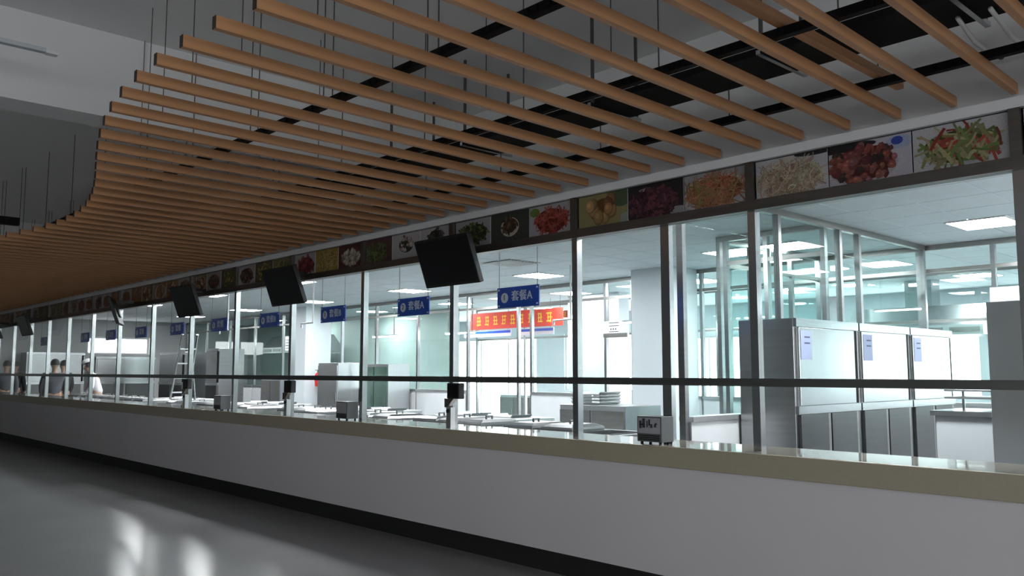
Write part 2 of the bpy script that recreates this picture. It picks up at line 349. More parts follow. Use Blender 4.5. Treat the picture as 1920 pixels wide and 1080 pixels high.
# ------------------------------------------------------------------ food pictures in the valance
PZ0, PZ1 = VB + .066, H + 1.284
def jit(c, a):
    g = sum(c) / 3; c = tuple(x * .78 + g * .22 for x in c); k = 1 + random.uniform(-a, a); return tuple(max(.004, min(1, x * k * (1 + random.uniform(-a, a) * .3))) for x in c)
def food_print(w, h, bgc, plate, kind, cols, n, cx=.5, cy=.46, rx=.42, ry=.44, extra=None):
    V = []; F = []; K = []; lay = [0]
    def poly(pts, col):
        lay[0] += .00002; b = len(V)
        V.extend((min(max(p[0], 0), w) - w / 2, -.004 - lay[0], min(max(p[1], 0), h)) for p in pts)
        F.append(tuple(range(b, b + len(pts)))); K.append(col)
    def ell(x, y, a, b_, col, n_=18, ang=0, wob=0):
        ca, sa = math.cos(ang), math.sin(ang); ps = []
        for k in range(n_):
            t = 2 * PI * k / n_; r = 1 + random.uniform(-wob, wob)
            px, py = a * r * math.cos(t), b_ * r * math.sin(t); ps.append((x + px * ca - py * sa, y + px * sa + py * ca))
        poly(ps, col)
    poly([(0, 0), (w, 0), (w, h), (0, h)], bgc)
    if plate: ell(w * cx, h * (cy - .06), w * rx * 1.18, h * ry * 1.12, plate, 28); ell(w * cx, h * (cy - .06), w * rx * 1.02, h * ry * .96, tuple(c * .82 for c in plate), 28)
    if extra:
        for (x, y, a, b_, col) in extra: ell(x * w, y * h, a * w, b_ * h, col, 20)
    if kind != 'flat': ell(w * cx, h * cy, w * rx * .92, h * ry * .9, tuple(c * .35 for c in cols[0]), 24, 0, .06)
    for i in range(n):
        t = random.uniform(0, 2 * PI); r = math.sqrt(random.random())
        x = w * cx + w * rx * r * math.cos(t); y = h * cy + h * ry * r * math.sin(t)
        col = jit(random.choice(cols), .35)
        if kind in ('shreds', 'noodles', 'strips'):
            l = random.uniform(.035, .075) if kind == 'shreds' else random.uniform(.04, .10); a = random.uniform(0, PI)
            wd = random.uniform(.004, .0075) if kind == 'shreds' else random.uniform(.0025, .0045); bend = random.uniform(-.35, .35)
            if kind == 'strips': l = random.uniform(.07, .14); wd = random.uniform(.005, .010)
            if kind == 'noodles': l *= 1.5; bend *= 2.2
            up_, dn = [], []
            for k in range(4):
                s = (k / 3 - .5) * l; aa = a + bend * (k / 3 - .5) * 2; px, py = x + s * math.cos(aa), y + s * math.sin(aa)
                up_.append((px - math.sin(aa) * wd, py + math.cos(aa) * wd)); dn.append((px + math.sin(aa) * wd, py - math.cos(aa) * wd))
            poly(up_ + dn[::-1], col)
        elif kind == 'chunks':
            s = random.uniform(.016, .036); ell(x, y, s, s * random.uniform(.55, .9), col, 7, random.uniform(0, PI), .18)
            ell(x - s * .2, y + s * .25, s * .4, s * .22, tuple(min(1, c * 1.7) for c in col), 6)
        elif kind == 'leaves':
            s = random.uniform(.015, .034); ell(x, y, s, s * .35, col, 8, random.uniform(0, PI), .12)
        elif kind == 'balls':
            s = random.uniform(.038, .052); ell(x, y, s, s * 1.15, tuple(c * .6 for c in col), 14); ell(x - .004, y + .005, s * .84, s * .95, col, 14); ell(x - .012, y + .014, s * .4, s * .4, tuple(min(1, c * 1.5) for c in col), 10)
    me = bpy.data.meshes.new('print'); me.from_pydata(V, [], F); at = me.color_attributes.new('Col', 'FLOAT_COLOR', 'CORNER')
    for p in me.polygons:
        for li in p.loop_indices: at.data[li].color = (*K[p.index], 1)
    me.materials.append(MT['print']); return me
WH = (.62, .62, .66); DK = (.02, .02, .022); GR = (.16, .26, .05); RD = (.42, .035, .02); OR = (.55, .14, .04); YE = (.58, .40, .07); CR = (.62, .52, .34); PU = (.10, .02, .05); BR = (.22, .08, .03)
PICS = {   # bay index -> pictures from its right end to its left end
    1: [('food photo of green and red pepper shreds on a white plate', WH, (.55, .58, .60), 'strips', [GR, (.35, .33, .10), (.46, .40, .20), RD, (.24, .26, .08), (.40, .34, .16)], 110, .5, .47, .42, .40, None),
        ('food photo of dark red braised meat chunks with a blue patterned bowl', (.60, .58, .66), (.62, .60, .66), 'chunks', [(.28, .05, .04), (.20, .03, .04), (.36, .10, .06), (.05, .03, .03), (.30, .10, .12)], 95, .42, .46, .42, .46, [(.86, .82, .16, .16, (.45, .52, .72)), (.84, .86, .07, .10, (.05, .09, .45)), (.10, .92, .5, .12, DK)]),
        ('food photo of pale shredded noodles heaped on a white plate', WH, (.66, .66, .68), 'noodles', [CR, (.55, .42, .25), (.66, .56, .42), (.5, .30, .2)], 260, .46, .42, .46, .44, [(.85, .98, .3, .08, DK)])],
    2: [('food photo of orange shredded carrot salad on a white plate', (.40, .40, .42), (.6, .6, .62), 'noodles', [OR, (.50, .18, .06), (.55, .22, .10), (.30, .30, .06)], 250, .5, .44, .48, .46, None),
        ('food photo of deep purple leaves on a black background', DK, None, 'leaves', [PU, (.14, .03, .06), (.20, .05, .07), (.06, .02, .03)], 220, .45, .42, .46, .46, [(.35, .85, .15, .05, (.4, .4, .42)), (.9, .1, .16, .12, (.4, .4, .42))]),
        ('food photo of golden fried balls with greens', (.34, .30, .14), None, 'balls', [(.42, .20, .05), (.50, .30, .08), (.30, .12, .03)], 11, .5, .48, .30, .40, [(.88, .8, .2, .3, (.08, .12, .06)), (.95, .1, .1, .2, (.35, .38, .36))])],
    3: [('food photo of bright red shredded cold dish on white', (.48, .46, .48), None, 'shreds', [RD, (.50, .08, .05), (.34, .05, .03)], 120, .52, .45, .40, .44, [(.12, .8, .12, .15, GR)]),
        ('food photo of a white steamed fish with dark sauce', (.05, .06, .05), (.58, .54, .44), 'leaves', [BR, DK, (.10, .12, .04)], 30, .5, .55, .20, .30, None),
        ('food photo of dark green stir fried vegetables on white', (.42, .42, .44), None, 'leaves', [(.05, .09, .02), GR, (.03, .04, .02)], 120, .5, .48, .42, .40, None)],
    4: [('food photo of dark stir fry with sprigs on a pale plate', (.52, .50, .52), (.56, .55, .56), 'leaves', [DK, (.10, .10, .09), (.04, .05, .03)], 70, .5, .55, .28, .40, None),
        ('food photo of white florets in a round black bowl', (.54, .53, .55), DK, 'chunks', [(.5, .42, .38), (.58, .5, .46), (.04, .05, .03)], 40, .5, .6, .22, .28, None),
        ('food photo of split green and maroon leaf vegetables', (.12, .05, .06), None, 'leaves', [GR, (.12, .20, .05), (.10, .03, .04)], 140, .42, .44, .44, .44, None)],
    5: [('food photo of cream coloured steamed buns on dark cloth', (.10, .03, .03), None, 'chunks', [CR, (.55, .46, .36), (.6, .5, .4)], 45, .5, .42, .40, .36, None),
        ('food photo of bright yellow noodles filling the frame', (.42, .28, .04), None, 'noodles', [YE, (.62, .44, .10), (.55, .36, .05)], 170, .5, .48, .48, .48, None),
        ('food photo of glossy crimson beet cubes on white', (.5, .48, .5), None, 'chunks', [(.30, .015, .03), (.38, .03, .05), (.16, .01, .02)], 60, .55, .44, .40, .42, None)],
}
GEN = [((.5, .5, .52), 'shreds', [OR, BR, GR]), ((.3, .2, .1), 'chunks', [BR, OR, CR]), ((.1, .08, .06), 'leaves', [GR, YE, BR]), ((.45, .4, .4), 'chunks', [PU, BR, RD]), ((.25, .12, .05), 'noodles', [OR, YE, CR]), ((.4, .38, .4), 'leaves', [PU, RD, GR]), ((.2, .18, .08), 'shreds', [GR, CR, YE])]
GEN_TXT = ['orange and green shreds', 'brown chunks', 'green and yellow leaves', 'dark purple chunks', 'orange noodles', 'purple and red leaves', 'green and cream shreds']
def add_pic(x0, x1, lab, me_fn, grp):
    w = x1 - x0 - .008; h = PZ1 - PZ0
    e = tag(empty('food_picture', ((x0 + x1) / 2, GY - .001, PZ0)), lab, 'food picture', grp)
    MB().box(-w / 2, w / 2, -.003, 0, 0, h).build('board', 'paper', e)
    o = bpy.data.objects.new('print', me_fn(w, h)); C.objects.link(o); o.parent = e
cnt = 0
for b in range(len(POSTS) - 1):
    x1, x0 = POSTS[b] - .03, POSTS[b + 1] + .03; st = (x1 - x0) / 3
    for k in range(3):
        xr = x1 - k * st; xl = xr - st
        if b in PICS:
            lab, bgc, plate, kind, cols, n, cx, cy, rx, ry, ex = PICS[b][k]
            add_pic(xl, xr, lab, lambda w, h: food_print(w, h, bgc, plate, kind, cols, n, cx, cy, rx, ry, ex), None)
        elif b > 5:
            gi = (cnt * 3 + b) % len(GEN); g = GEN[gi]; cnt += 1
            add_pic(xl, xr, 'small far valance food photo past the yellow noodles showing ' + GEN_TXT[gi], lambda w, h: food_print(w, h, g[0], (.5, .5, .52) if cnt % 3 == 0 else None, g[1], g[2], 45, .5, .47, .42, .43, None), 'far food photos of ' + GEN_TXT[gi])
        elif b == 0 and k == 2:
            add_pic(xl, xr, 'plain pale food photo panel past the pepper shreds picture', lambda w, h: food_print(w, h, WH, None, 'leaves', [GR, OR], 60), None)

# ------------------------------------------------------------------ monitors
def monitor(x, lab, grp, rz=0.0):
    e = tag(empty('monitor', (x, 4.30, H + .90), rz), lab, 'monitor', grp)
    th = math.radians(20)
    def rot(o): o.rotation_euler.x = th; return o
    rot(MB().box(-.35, .35, -.012, .035, -.205, .205).build('case', 'tv_case', e, bevel=.006))
    rot(MB().box(-.335, .335, -.0145, -.0122, -.18, .19).build('screen', 'tv_black', e))
    rot(MB().box(-.12, .12, .036, .06, -.1, .1).build('back_plate', 'tv_case', e))
    MB().box(-.03, .03, .05, .255, .13, .17).build('wall_arm', 'tv_case', e)
    return e
monitor(-5.42, 'black monitor tilted down on the valance beside the number one sign', None)
monitor(-8.20, 'black monitor tilted down on the valance before the number three sign', None)
monitor(-10.80, 'black monitor on the valance between the number five and six signs', None)
monitor(-13.45, 'black monitor on the valance swung sideways near the seventh sign', None, math.radians(-24))
monitor(-18.75, 'small dark monitor at the far end of the counter', 'monitors at the far end')
monitor(-21.2, 'small dark monitor at the far end of the counter', 'monitors at the far end')

# ------------------------------------------------------------------ blue hanging signs
def sign(x, num, txt, lab, grp=None):
    e = tag(empty('hanging_sign', (x, GY + .085, H + .52)), lab, 'sign', grp)
    MB().box(-.245, .245, -.004, .004, 0, .168).build('board', 'sign_blue', e)
    for sx in (-.225, .225):
        m = MB()
        for z in (.012, .142): m.box(sx - .009, sx + .009, -.0065, -.0045, z, z + .014)
        m.build('corner_clip', 'sign_white', e)
        MB().box(sx - .002, sx + .002, -.002, .002, .168, KCEIL - H - .52 - .014).build('hanging_wire', 'wire', e)
    m = MB(); n = 24; r = .042
    m.prism([(-.155 + r * math.cos(2 * PI * k / n), .082 + r * math.sin(2 * PI * k / n)) for k in range(n)], 'y', -.007, -.0045)
    disc = m.build('number_disc', 'sign_white', e)
    text_mesh('number', num, .066, 'sign_dark', disc, (-.155, -.009, .084))
    text_mesh('lettering', txt, .092 if len(txt) > 2 else .10, 'sign_white', e, (.05, -.007, .088), bold=.0005)
mids = [(a + b) / 2 for a, b in zip(POSTS, POSTS[1:])]
SG = [('1', '套餐A'), ('2', '套餐A'), ('3', '套餐B'), ('4', '套餐B'), ('5', '套餐'), ('6', '套餐'), ('7', '套餐'), ('8', '套餐'), ('9', '套餐')]
words = ['one', 'two', 'three', 'four', 'five', 'six', 'seven', 'eight', 'nine']
for i, (n_, t_) in enumerate(SG):
    sign(mids[3 + i], n_, t_, 'blue hanging sign behind the glass with disc number %s and white lettering %s' % (words[i], t_))
sign(mids[13], '10', '套餐', 'tiny blue hanging sign with disc number ten deep along the glass front')

# ------------------------------------------------------------------ counter devices
def scale_box(x, y, lab, smudge):
    e = tag(empty('counter_device', (x, y, TOPZ), 0), lab, 'device')
    MB().box(-.10, .10, 0, .13, .014, .18).build('case', 'device_grey', e, bevel=.004)
    MB().box(-.09, .09, -.003, -.0005, .068, .17).build('front_plate', 'plate_grey', e)
    m = MB()
    for z in (.027, .039, .052): m.box(-.085, .085, -.003, -.0005, z, z + .006)
    m.build('vent_slot', 'rubber', e)
    if smudge:
        m = MB()
        for (a, b, c, d) in ((-.078, -.058, .10, .15), (-.052, -.03, .105, .165), (-.07, -.04, .12, .132), (-.018, -.008, .11, .15), (-.002, .012, .12, .16), (.012, .03, .105, .13), (.045, .06, .11, .13), (.05, .066, .126, .138)):
            m.box(a, b, -.0048, -.0032, c, d)
        m.build('dark_mark', 'print_dark', e)
    fm = MB().cbox((0, 0, .007), (.014, .014, .014)).mesh('foot', 'rubber')
    for fx in (-.075, .075):
        for fy in (.02, .11): inst('foot', fm, e, (fx, fy, 0))
scale_box(-3.50, 4.47, 'small steel device box with dark marks on the counter by the slim extra post', True)
scale_box(-7.27, 4.47, 'small steel device box on the counter beneath the number two and three signs', False)
scale_box(-10.12, 4.47, 'small steel device box on the counter beneath the number five sign', False)
def reader(x, lab):
    e = tag(empty('card_reader', (x, GY - .022, TOPZ)), lab, 'card reader')
    MB().box(.02, .18, -.085, -.024, .245, .375).build('case', 'tv_case', e, bevel=.006)
    MB().box(.035, .16, -.089, -.0855, .262, .36).build('screen', 'tv_black', e)
    MB().prism([(-.03, .17), (.02, .18), (.09, .244), (-.03, .244)], 'y', -.07, -.03).build('bracket', 'steel_dark', e)
    MB().box(-.03, .03, -.05, -.0005, 0, .17).build('stand', 'steel_soft', e)
    MB().tube([(.0, -.051, .14), (.0, -.062, .14)], .016, 12).build('knob', 'rubber', e)
reader(POSTS[4] + .03, 'black card reader on a steel stand at the post under the nearest tilted monitor')
reader(POSTS[6] + .03, 'black card reader on a steel stand at the post between signs three and four')
reader(POSTS[8] + .03, 'black card reader on a steel stand at the post between signs five and six')

# ------------------------------------------------------------------ kitchen lights and vent
def ceil_light(x, y, grp_lab):
    e = tag(empty('ceiling_light', (x, y, KCEIL - .013)), grp_lab, 'light', grp_lab + ' group')
    m = MB(); a, b = .29, .32; t = .018
    m.box(-a, a, -b, -b + t, -.012, 0).box(-a, a, b - t, b, -.012, 0).box(-a, -a + t, -b + t, b - t, -.012, 0).box(a - t, a, -b + t, b - t, -.012, 0)
    m.build('frame', 'white_trim', e)
    MB().box(-a + t, a - t, -b + t, b - t, -.010, -.001).build('diffuser', 'lamp_white', e)
for x in (-3.03, -5.25, -6.02): ceil_light(x, 9.5, 'square glowing ceiling panel in the bay around the glazed fridge room')
for x in (-9.6, -13.1, -16.6, -20.0, -23.4): ceil_light(x, 9.5, 'square glowing ceiling panel over the serving side of the kitchen')
for x in (-13.1, -16.6, -20.0): ceil_light(x, 7.05, 'square glowing ceiling panel over the serving side of the kitchen')
for x in (-9.6, -6.0, -3.0, -.4): ceil_light(x, 6.15, 'square glowing ceiling panel over the serving side of the kitchen')
for y in (12.1, 14.6):
    for x in (-1.8, -5.2, -8.3, -11.35, -14.9) + ((-18.3, -21.8) if y < 13 else ()): ceil_light(x + (.4 if y > 13 else 0), y, 'square glowing ceiling panel in the rear kitchen past the steel framed partition')
e = tag(empty('air_vent', (-8.75, 8.1, KCEIL - .013)), 'square louvred grey air vent set in the kitchen ceiling', 'air vent')
MB().box(-.3, .3, -.3, .3, -.006, 0).build('backing', 'steel_dark', e)
vm = MB().cbox((0, 0, 0), (.56, .025, .01)).mesh('louvre', 'white_trim')
for k in range(9): inst('louvre', vm, e, (0, -.26 + .065 * k, -.012))

# ------------------------------------------------------------------ kitchen partitions
def partition(name_lab, axis, pos, posts, gaps=(), half=True, gl='glass_tint', transom=H + 1.2, z_half=H - .362, th=.05, tops=KCEIL - .014, bar=True):
    e = tag(empty('glazed_partition', (0, 0, 0)), name_lab, 'partition')
    def bx(mb, a, b, d0, d1, z0, z1):
        if axis == 'y': mb.box(pos + d0, pos + d1, a, b, z0, z1)       # runs along y at x = pos
        else: mb.box(a, b, pos + d0, pos + d1, z0, z1)
        return mb
    ps = sorted(posts)
    for p in ps: bx(MB(), p - th / 2, p + th / 2, -.03, .03, 0, tops - .06).build('post', 'steel_mid', e)
    bx(MB(), ps[0] - th / 2, ps[-1] + th / 2, -.03, .03, tops - .06, tops).build('top_rail', 'steel_dark', e)
    for a, b in zip(ps, ps[1:]):
        a += th / 2; b -= th / 2
        if b - a < .15: continue
        gap = any(abs(a - g) < .1 for g in gaps)
        if bar: bx(MB(), a, b, -.025, .025, transom, transom + .045).build('transom', 'steel_dark', e)
        bx(MB(), a, b, -.003, .003, transom + (.045 if bar else .001), tops - .06).build('glass_pane', gl, e)
        if not gap:
            z = .05
            if half:
                bx(MB(), a, b, -.05, .05, 0, z_half - .04).build('dado', 'kitchen_tile', e)
                bx(MB(), a, b, -.07, .07, z_half - .04, z_half).build('ledge', 'steel_soft', e); z = z_half
            bx(MB(), a, b, -.003, .003, z, transom).build('glass_pane', gl, e)
    return e
partition('steel framed glass partition with white dado between serving side and rear kitchen', 'x', 10.75,
    [1.5, -.1, -1.7, -3.36, -4.20, -5.45, -6.9, -7.38, -8.22, -8.70, -9.28, -11.05, -11.40, -12.85, -14.5, -16.05, -17.5, -18.75, -20.4, -22.0, -23.6, -25.2, -26.7], gaps=(-12.85 + .025, -9.28 + .025, -11.40 + .025))
partition('glass partition with white dado behind the steel refrigerators', 'y', -4.12, [5.72, 7.25, 8.48, 8.92, 10.65], transom=H + 1.22, bar=False)
partition('short glass screen closing the glazed fridge room towards the counter', 'x', 8.3, [-5.45, -5.36, -4.85, -4.19], half=False)
partition('side glass screen of the glazed fridge room with many steel posts', 'y', -5.45, [8.39, 8.95, 9.35, 9.9, 10.62], half=False)
partition('steel framed glass partition deep in the rear kitchen', 'x', 13.6, [1.5, -1.2, -3.9, -6.6, -9.0, -11.6, -14.2, -15.9], half=False, gaps=(-11.6 + .025, -9 + .025, -14.2 + .025), gl='glass_tint', transom=H + .75)
# columns
for (x0, x1, y0, y1, lab) in ((-8.17, -7.43, 10.05, 10.70, 'plain white square column before the glass partition near the nearest blue sign'), (-18.7, -17.9, 10.0, 10.68, 'plain white square column deep along the glass partition')):
    c = tag(empty('column', ((x0 + x1) / 2, (y0 + y1) / 2, 0)), lab, 'column'); hx, hy = (x1 - x0) / 2, (y1 - y0) / 2
    MB().box(-hx, hx, -hy, hy, 0, KCEIL - .013).build('shaft', 'kitchen_white', c)
    MB().box(-hx - .012, hx + .012, -hy - .012, hy + .012, 0, .12).build('plinth', 'kitchen_tile', c)

# ------------------------------------------------------------------ refrigerators
def fridge(loc, rz, w, d, h, lab, grp=None, notice=True, split=2, plain=False):
    """front faces local -y, width along local x from 0 to w"""
    e = tag(empty('refrigerator', loc, rz), lab, 'refrigerator', grp)
    MB().box(0, w, .03, d, .10, h).build('body', 'steel_soft' if plain else 'steel_mid', e, bevel=.004)
    fm = MB().cbox((0, 0, .05), (.05, .05, .10)).mesh('foot', 'steel_dark')
    for x in (.06, w - .06):
        for y in (.09, d - .06): inst('foot', fm, e, (x, y, 0))
    if plain: return e
    zd = 1.16; half = (w - .06) / split
    MB().box(.0, w, .0, .029, zd - .045, zd + .02).build('middle_rail', 'steel', e)
    MB().box(.0, w, .0, .029, h - .07, h).build('top_panel', 'steel', e)
    for k in range(split):
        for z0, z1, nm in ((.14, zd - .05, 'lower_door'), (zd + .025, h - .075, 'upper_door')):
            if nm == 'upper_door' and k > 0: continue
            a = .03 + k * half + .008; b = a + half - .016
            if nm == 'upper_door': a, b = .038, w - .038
            dr = MB().box(a, b - .05, .0, .029, z0, z1).build(nm, 'door_steel' if nm == 'upper_door' else 'door_steel_dimmed', e, bevel=.003)
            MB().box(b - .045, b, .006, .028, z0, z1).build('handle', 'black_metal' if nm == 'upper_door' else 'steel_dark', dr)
    if notice:
        pn = MB().box(.06, .24, -.003, -.0006, h - .34, h - .10).build('paper_notice', 'notice_blue', e)
        m = MB()
        for z in (.16, .21): m.box(.12, .21, -.0045, -.0031, h - z, h - z + .012)
        m.build('dark_line', 'sign_dark', pn)
    return e
for i, (y0, y1) in enumerate(((6.42, 7.53), (7.56, 8.65), (8.68, 9.76))):
    fridge((-3.50, y0, 0), PI / 2, y1 - y0, .54, 1.90,
        ['steel upright refrigerator with a paper notice standing first in the row behind the glass', 'steel upright refrigerator in the middle of the row of three', 'steel upright refrigerator last in the row towards the rear partition'][i])
fridge((-1.93, 5.95, 0), 0, 1.2, .75, 1.91, 'big plain steel cabinet standing at the right close behind the counter glass', None, False, 2, True)
fridge((-24.0, 8.9, 0), 0, 1.7, .7, 1.98, 'wide steel refrigerator far along the kitchen near the end wall', None, False, 2)
fridge((-21.6, 9.2, 0), 0, .75, .7, 2.05, 'narrow tall steel refrigerator far along the kitchen', None, False, 1)
fridge((-26.3, 7.95, 0), PI / 2, 1.7, .62, 1.9, 'wide steel refrigerator under the small window in the end wall', None, False, 2)
fridge((-26.3, 6.15, 0), PI / 2, 1.5, .62, 2.0, 'tall steel refrigerator in the corner behind the people at the counter end', None, False, 2)
# white cabinet with shelf
e = tag(empty('white_cabinet', (-2.74, 7.2, 0)), 'white low cabinet with steel shelf top beside the plain steel cabinet', 'cabinet')
MB().box(0, .7, 0, .6, .08, 1.11).build('body', 'kitchen_white', e, bevel=.005)
MB().box(-.03, .73, -.03, .63, 1.11, 1.15).build('top', 'steel', e)
MB().box(.02, .68, .02, .58, 0, .08).build('plinth', 'rubber', e)
for z in (1.24, 1.30): MB().box(0, .7, .2, .6, z, z + .015).build('shelf', 'steel_soft', e)
for x in (.01, .67): MB().box(x, x + .02, .56, .58, 1.15, 1.36).build('upright', 'steel', e)

# ------------------------------------------------------------------ steam tables along the counter
lid_me = None
def lid_mesh():
    m = MB(); a, b = .24, .17
    prof = [(0, 1), (.012, 1), (.03, .93), (.05, .7)]
    n = 4
    base = len(m.v)
    for z, s in prof: m.v += [(-a * s, -b * s, z), (a * s, -b * s, z), (a * s, b * s, z), (-a * s, b * s, z)]
    for i in range(len(prof) - 1):
        for k in range(4): m.f.append((base + i * 4 + k, base + i * 4 + (k + 1) % 4, base + i * 4 + 4 + (k + 1) % 4, base + i * 4 + 4 + k)); m.m.append(0)
    m.f.append(tuple(base + 12 + k for k in range(4))); m.m.append(0)
    m.f.append(tuple(base + k for k in range(4))[::-1]); m.m.append(0)
    m.box(-.04, .04, -.008, .008, .07, .082).box(-.04, -.03, -.008, .008, .045, .07).box(.03, .04, -.008, .008, .045, .07)
    return m.mesh('lid', 'steel_mid')
lid_me = lid_mesh()
def steam_table():
    e = tag(empty('steam_table'), 'steel steam table with pan wells right behind the serving counter', 'steam table', 'steam tables behind the serving counter')
    MB().box(-.67, .67, 0, .72, .12, .90).build('body', 'steel_soft', e)
    m = MB().box(-.68, .68, -.01, .10, .90, .965).box(-.68, .68, .62, .73, .90, .965).box(-.68, -.60, .10, .62, .90, .965).box(.60, .68, .10, .62, .90, .965)
    for x in (-.2, .2): m.box(x - .03, x + .03, .10, .62, .90, .965)
    m.build('top', 'steel_mid', e)
    MB().box(-.6, .6, .10, .62, .90, .905).build('well_floor', 'steel_dark', e)
    for x in (-.4, 0, .4):
        p = MB().box(-.155, .155, -.23, .23, .0, .01); p.box(-.165, .165, -.24, -.23, 0, .05).box(-.165, .165, .23, .24, 0, .05).box(-.165, -.155, -.23, .23, 0, .05).box(.155, .165, -.23, .23, 0, .05)
        p.build('pan', 'steel_mid', e, (x, .36, .92))
    fm = MB().cbox((0, 0, .06), (.06, .06, .12)).mesh('leg', 'steel_dark')
    for x in (-.6, .6):
        for y in (.06, .66): inst('leg', fm, e, (x, y, 0))
    return e
proto = steam_table(); k = 0; NUM = ['one', 'two', 'three', 'four', 'five', 'six', 'seven', 'eight', 'nine', 'ten']
x = -5.0
while x > -18.2:
    o = proto if k == 0 else copy_tree(proto); o.location = (x, 4.96, 0); tag(o, 'steel steam table with pan wells behind the counter below sign number ' + NUM[k])
    for q in (-.4, 0, .4):
        if random.random() < .72:
            l = bpy.data.objects.new('pan_lid', lid_me); C.objects.link(l); l.location = (x + q, 5.32 + random.uniform(-.05, .05), .971); l.rotation_euler.z = PI / 2 + random.uniform(-.12, .12)
            tag(l, 'steel pan lid with bar handle on the steam table below sign number ' + NUM[k], 'lid', 'pan lids below sign number ' + NUM[k])
    x -= 1.42; k += 1
def tray(x, y, z, lab, w=.5, d=.35, grp=None, m='kitchen_white'):
    e = MB(); e.prism([(-w / 2 * .86, 0), (w / 2 * .86, 0), (w / 2, .035), (w / 2 - .015, .035), (w / 2 * .82, .008), (-w / 2 * .82, .008), (-w / 2 + .015, .035), (-w / 2, .035)], 'y', -d / 2, d / 2)
    o = e.build('tray', m, None, (x, y, z)); tag(o, lab, 'tray', grp)
# steel work cabinets and tables in the serving side
def work_table(x0, x1, y0, y1, h, lab, grp=None):
    e = tag(empty('work_table', (x0, y0, 0)), lab, 'table', grp); w, d = x1 - x0, y1 - y0
    MB().box(0, w, 0, d, h - .04, h).build('tabletop', 'steel_soft', e, bevel=.004)
    MB().box(.03, w - .03, .03, d - .03, .25, .28).build('shelf', 'steel_soft', e)
    lm_ = MB().box(-.02, .02, -.02, .02, 0, h - .04).mesh('leg', 'steel')
    for a in (.04, w - .04):
        for b in (.04, d - .04): inst('leg', lm_, e, (a, b, 0))
    return e
def steel_cab(x0, x1, y0, y1, h, lab, door='steel_dark'):
    e = tag(empty('steel_cabinet', (x0, y0, 0)), lab, 'cabinet'); w, d = x1 - x0, y1 - y0
    MB().box(0, w, .02, d, .08, h).build('body', 'steel_soft', e, bevel=.005)
    n = max(1, round(w / .6))
    for k_ in range(n):
        dr = MB().box(k_ * w / n + .015, (k_ + 1) * w / n - .015, 0, .0195, .12, h - .06).build('door', door, e)
        MB().box((k_ + 1) * w / n - .06, (k_ + 1) * w / n - .045, -.02, -.0005, h * .45, h * .6).build('handle', 'steel', dr)
    MB().box(.03, w - .03, .05, d - .03, 0, .08).build('plinth', 'rubber', e)
    return e
steel_cab(-7.05, -6.05, 7.3, 7.95, 1.08, 'low steel cabinet carrying a stack of trays before the white column')
for i in range(4): tray(-6.75, 7.62, 1.082 + .037 * i, 'flat steel tray stacked on the low steel cabinet', .48, .36, 'trays stacked on the low steel cabinet', 'steel_soft')
work_table(-9.6, -7.9, 7.4, 8.1, .86, 'steel work table in front of the dark doorway side of the white column')
work_table(-12.6, -10.8, 7.4, 8.1, .86, 'steel work table in line with the bright doorway')
work_table(-16.0, -14.2, 7.4, 8.1, .86, 'steel work table before the dark glass door cabinet')
work_table(-20.2, -18.4, 7.4, 8.1, .86, 'steel work table before the far white column')
steel_cab(-15.6, -14.6, 10.05, 10.62, 1.62, 'steel cabinet with dark green glass doors against the partition', 'green_dark')
steel_cab(-17.4, -16.55, 10.05, 10.62, 1.66, 'upright steel cabinet with brushed doors against the partition beside the far column', 'steel_soft')
steel_cab(-20.2, -19.2, 10.05, 10.62, 1.3, 'waist high steel cabinet against the partition past the far column')
for x, wh in ((-8.4, 'by the white column'), (-9.2, 'by the white column'), (-11.2, 'in line with the bright doorway'), (-11.9, 'in line with the bright doorway'), (-14.7, 'before the dark glass cabinet'), (-15.4, 'before the dark glass cabinet'), (-19.2, 'before the far white column')):
    tray(x, 7.75, .862, 'white tray lying on the steel work table ' + wh, .5, .36, 'white trays on the work table ' + wh)
# fire extinguisher on the far column
e = tag(empty('fire_extinguisher', (-17.80, 10.3, 1.12)), 'red fire extinguisher hung on the side of the far white column', 'fire extinguisher')
MB().tube([(0, 0, 0), (0, 0, .02), (0, 0, .27), (0, 0, .31), (0, 0, .33)], [.06, .075, .075, .05, .02], 14).build('cylinder', 'red_paint', e, smooth=True)
MB().box(-.02, .02, -.015, .015, .33, .37).box(-.02, .02, -.07, .0, .37, .385).build('valve', 'rubber', e)
MB().box(-.098, -.078, -.04, .04, .1, .24).build('bracket', 'steel_dark', e)

# ------------------------------------------------------------------ rear kitchen
def banner(x0, x1, y, z0, z1, lab, seed, glyphs):
    rr = random.Random(seed)
    e = tag(empty('red_banner', (x0, y, z0)), lab, 'banner'); w, h = x1 - x0, z1 - z0
    MB().box(0, w, -.004, .004, 0, h).build('cloth', 'banner_red', e)
    for x in (.08, w - .08): MB().box(x - .004, x + .004, -.002, .002, h, KCEIL - .014 - z0).build('cord', 'wire', e)
    m = MB(); n = glyphs; gw = w * .86 / n
    for k in range(n):
        gx = w * .07 + k * gw; g = gw * .62
        for j in range(3):
            z = h * (.25 + .22 * j); m.box(gx + rr.uniform(0, g * .2), gx + g * rr.uniform(.75, 1), -.0065, -.0045, z, z + h * .07)
        for j in range(2):
            xx = gx + g * (.25 + .4 * j); m.box(xx, xx + g * .13, -.0072, -.0045, h * (.2 + .1 * rr.random()), h * .8)
    m.build('yellow_mark', 'banner_yellow', e)
banner(-14.5, -11.65, 12.2, H + .92, H + 1.28, 'long red banner with yellow marks hung over the bright doorway', 3, 9)
banner(-15.6, -12.1, 14.3, H + 1.23, H + 1.42, 'narrow red banner with yellow marks deeper in the rear kitchen', 5, 11)
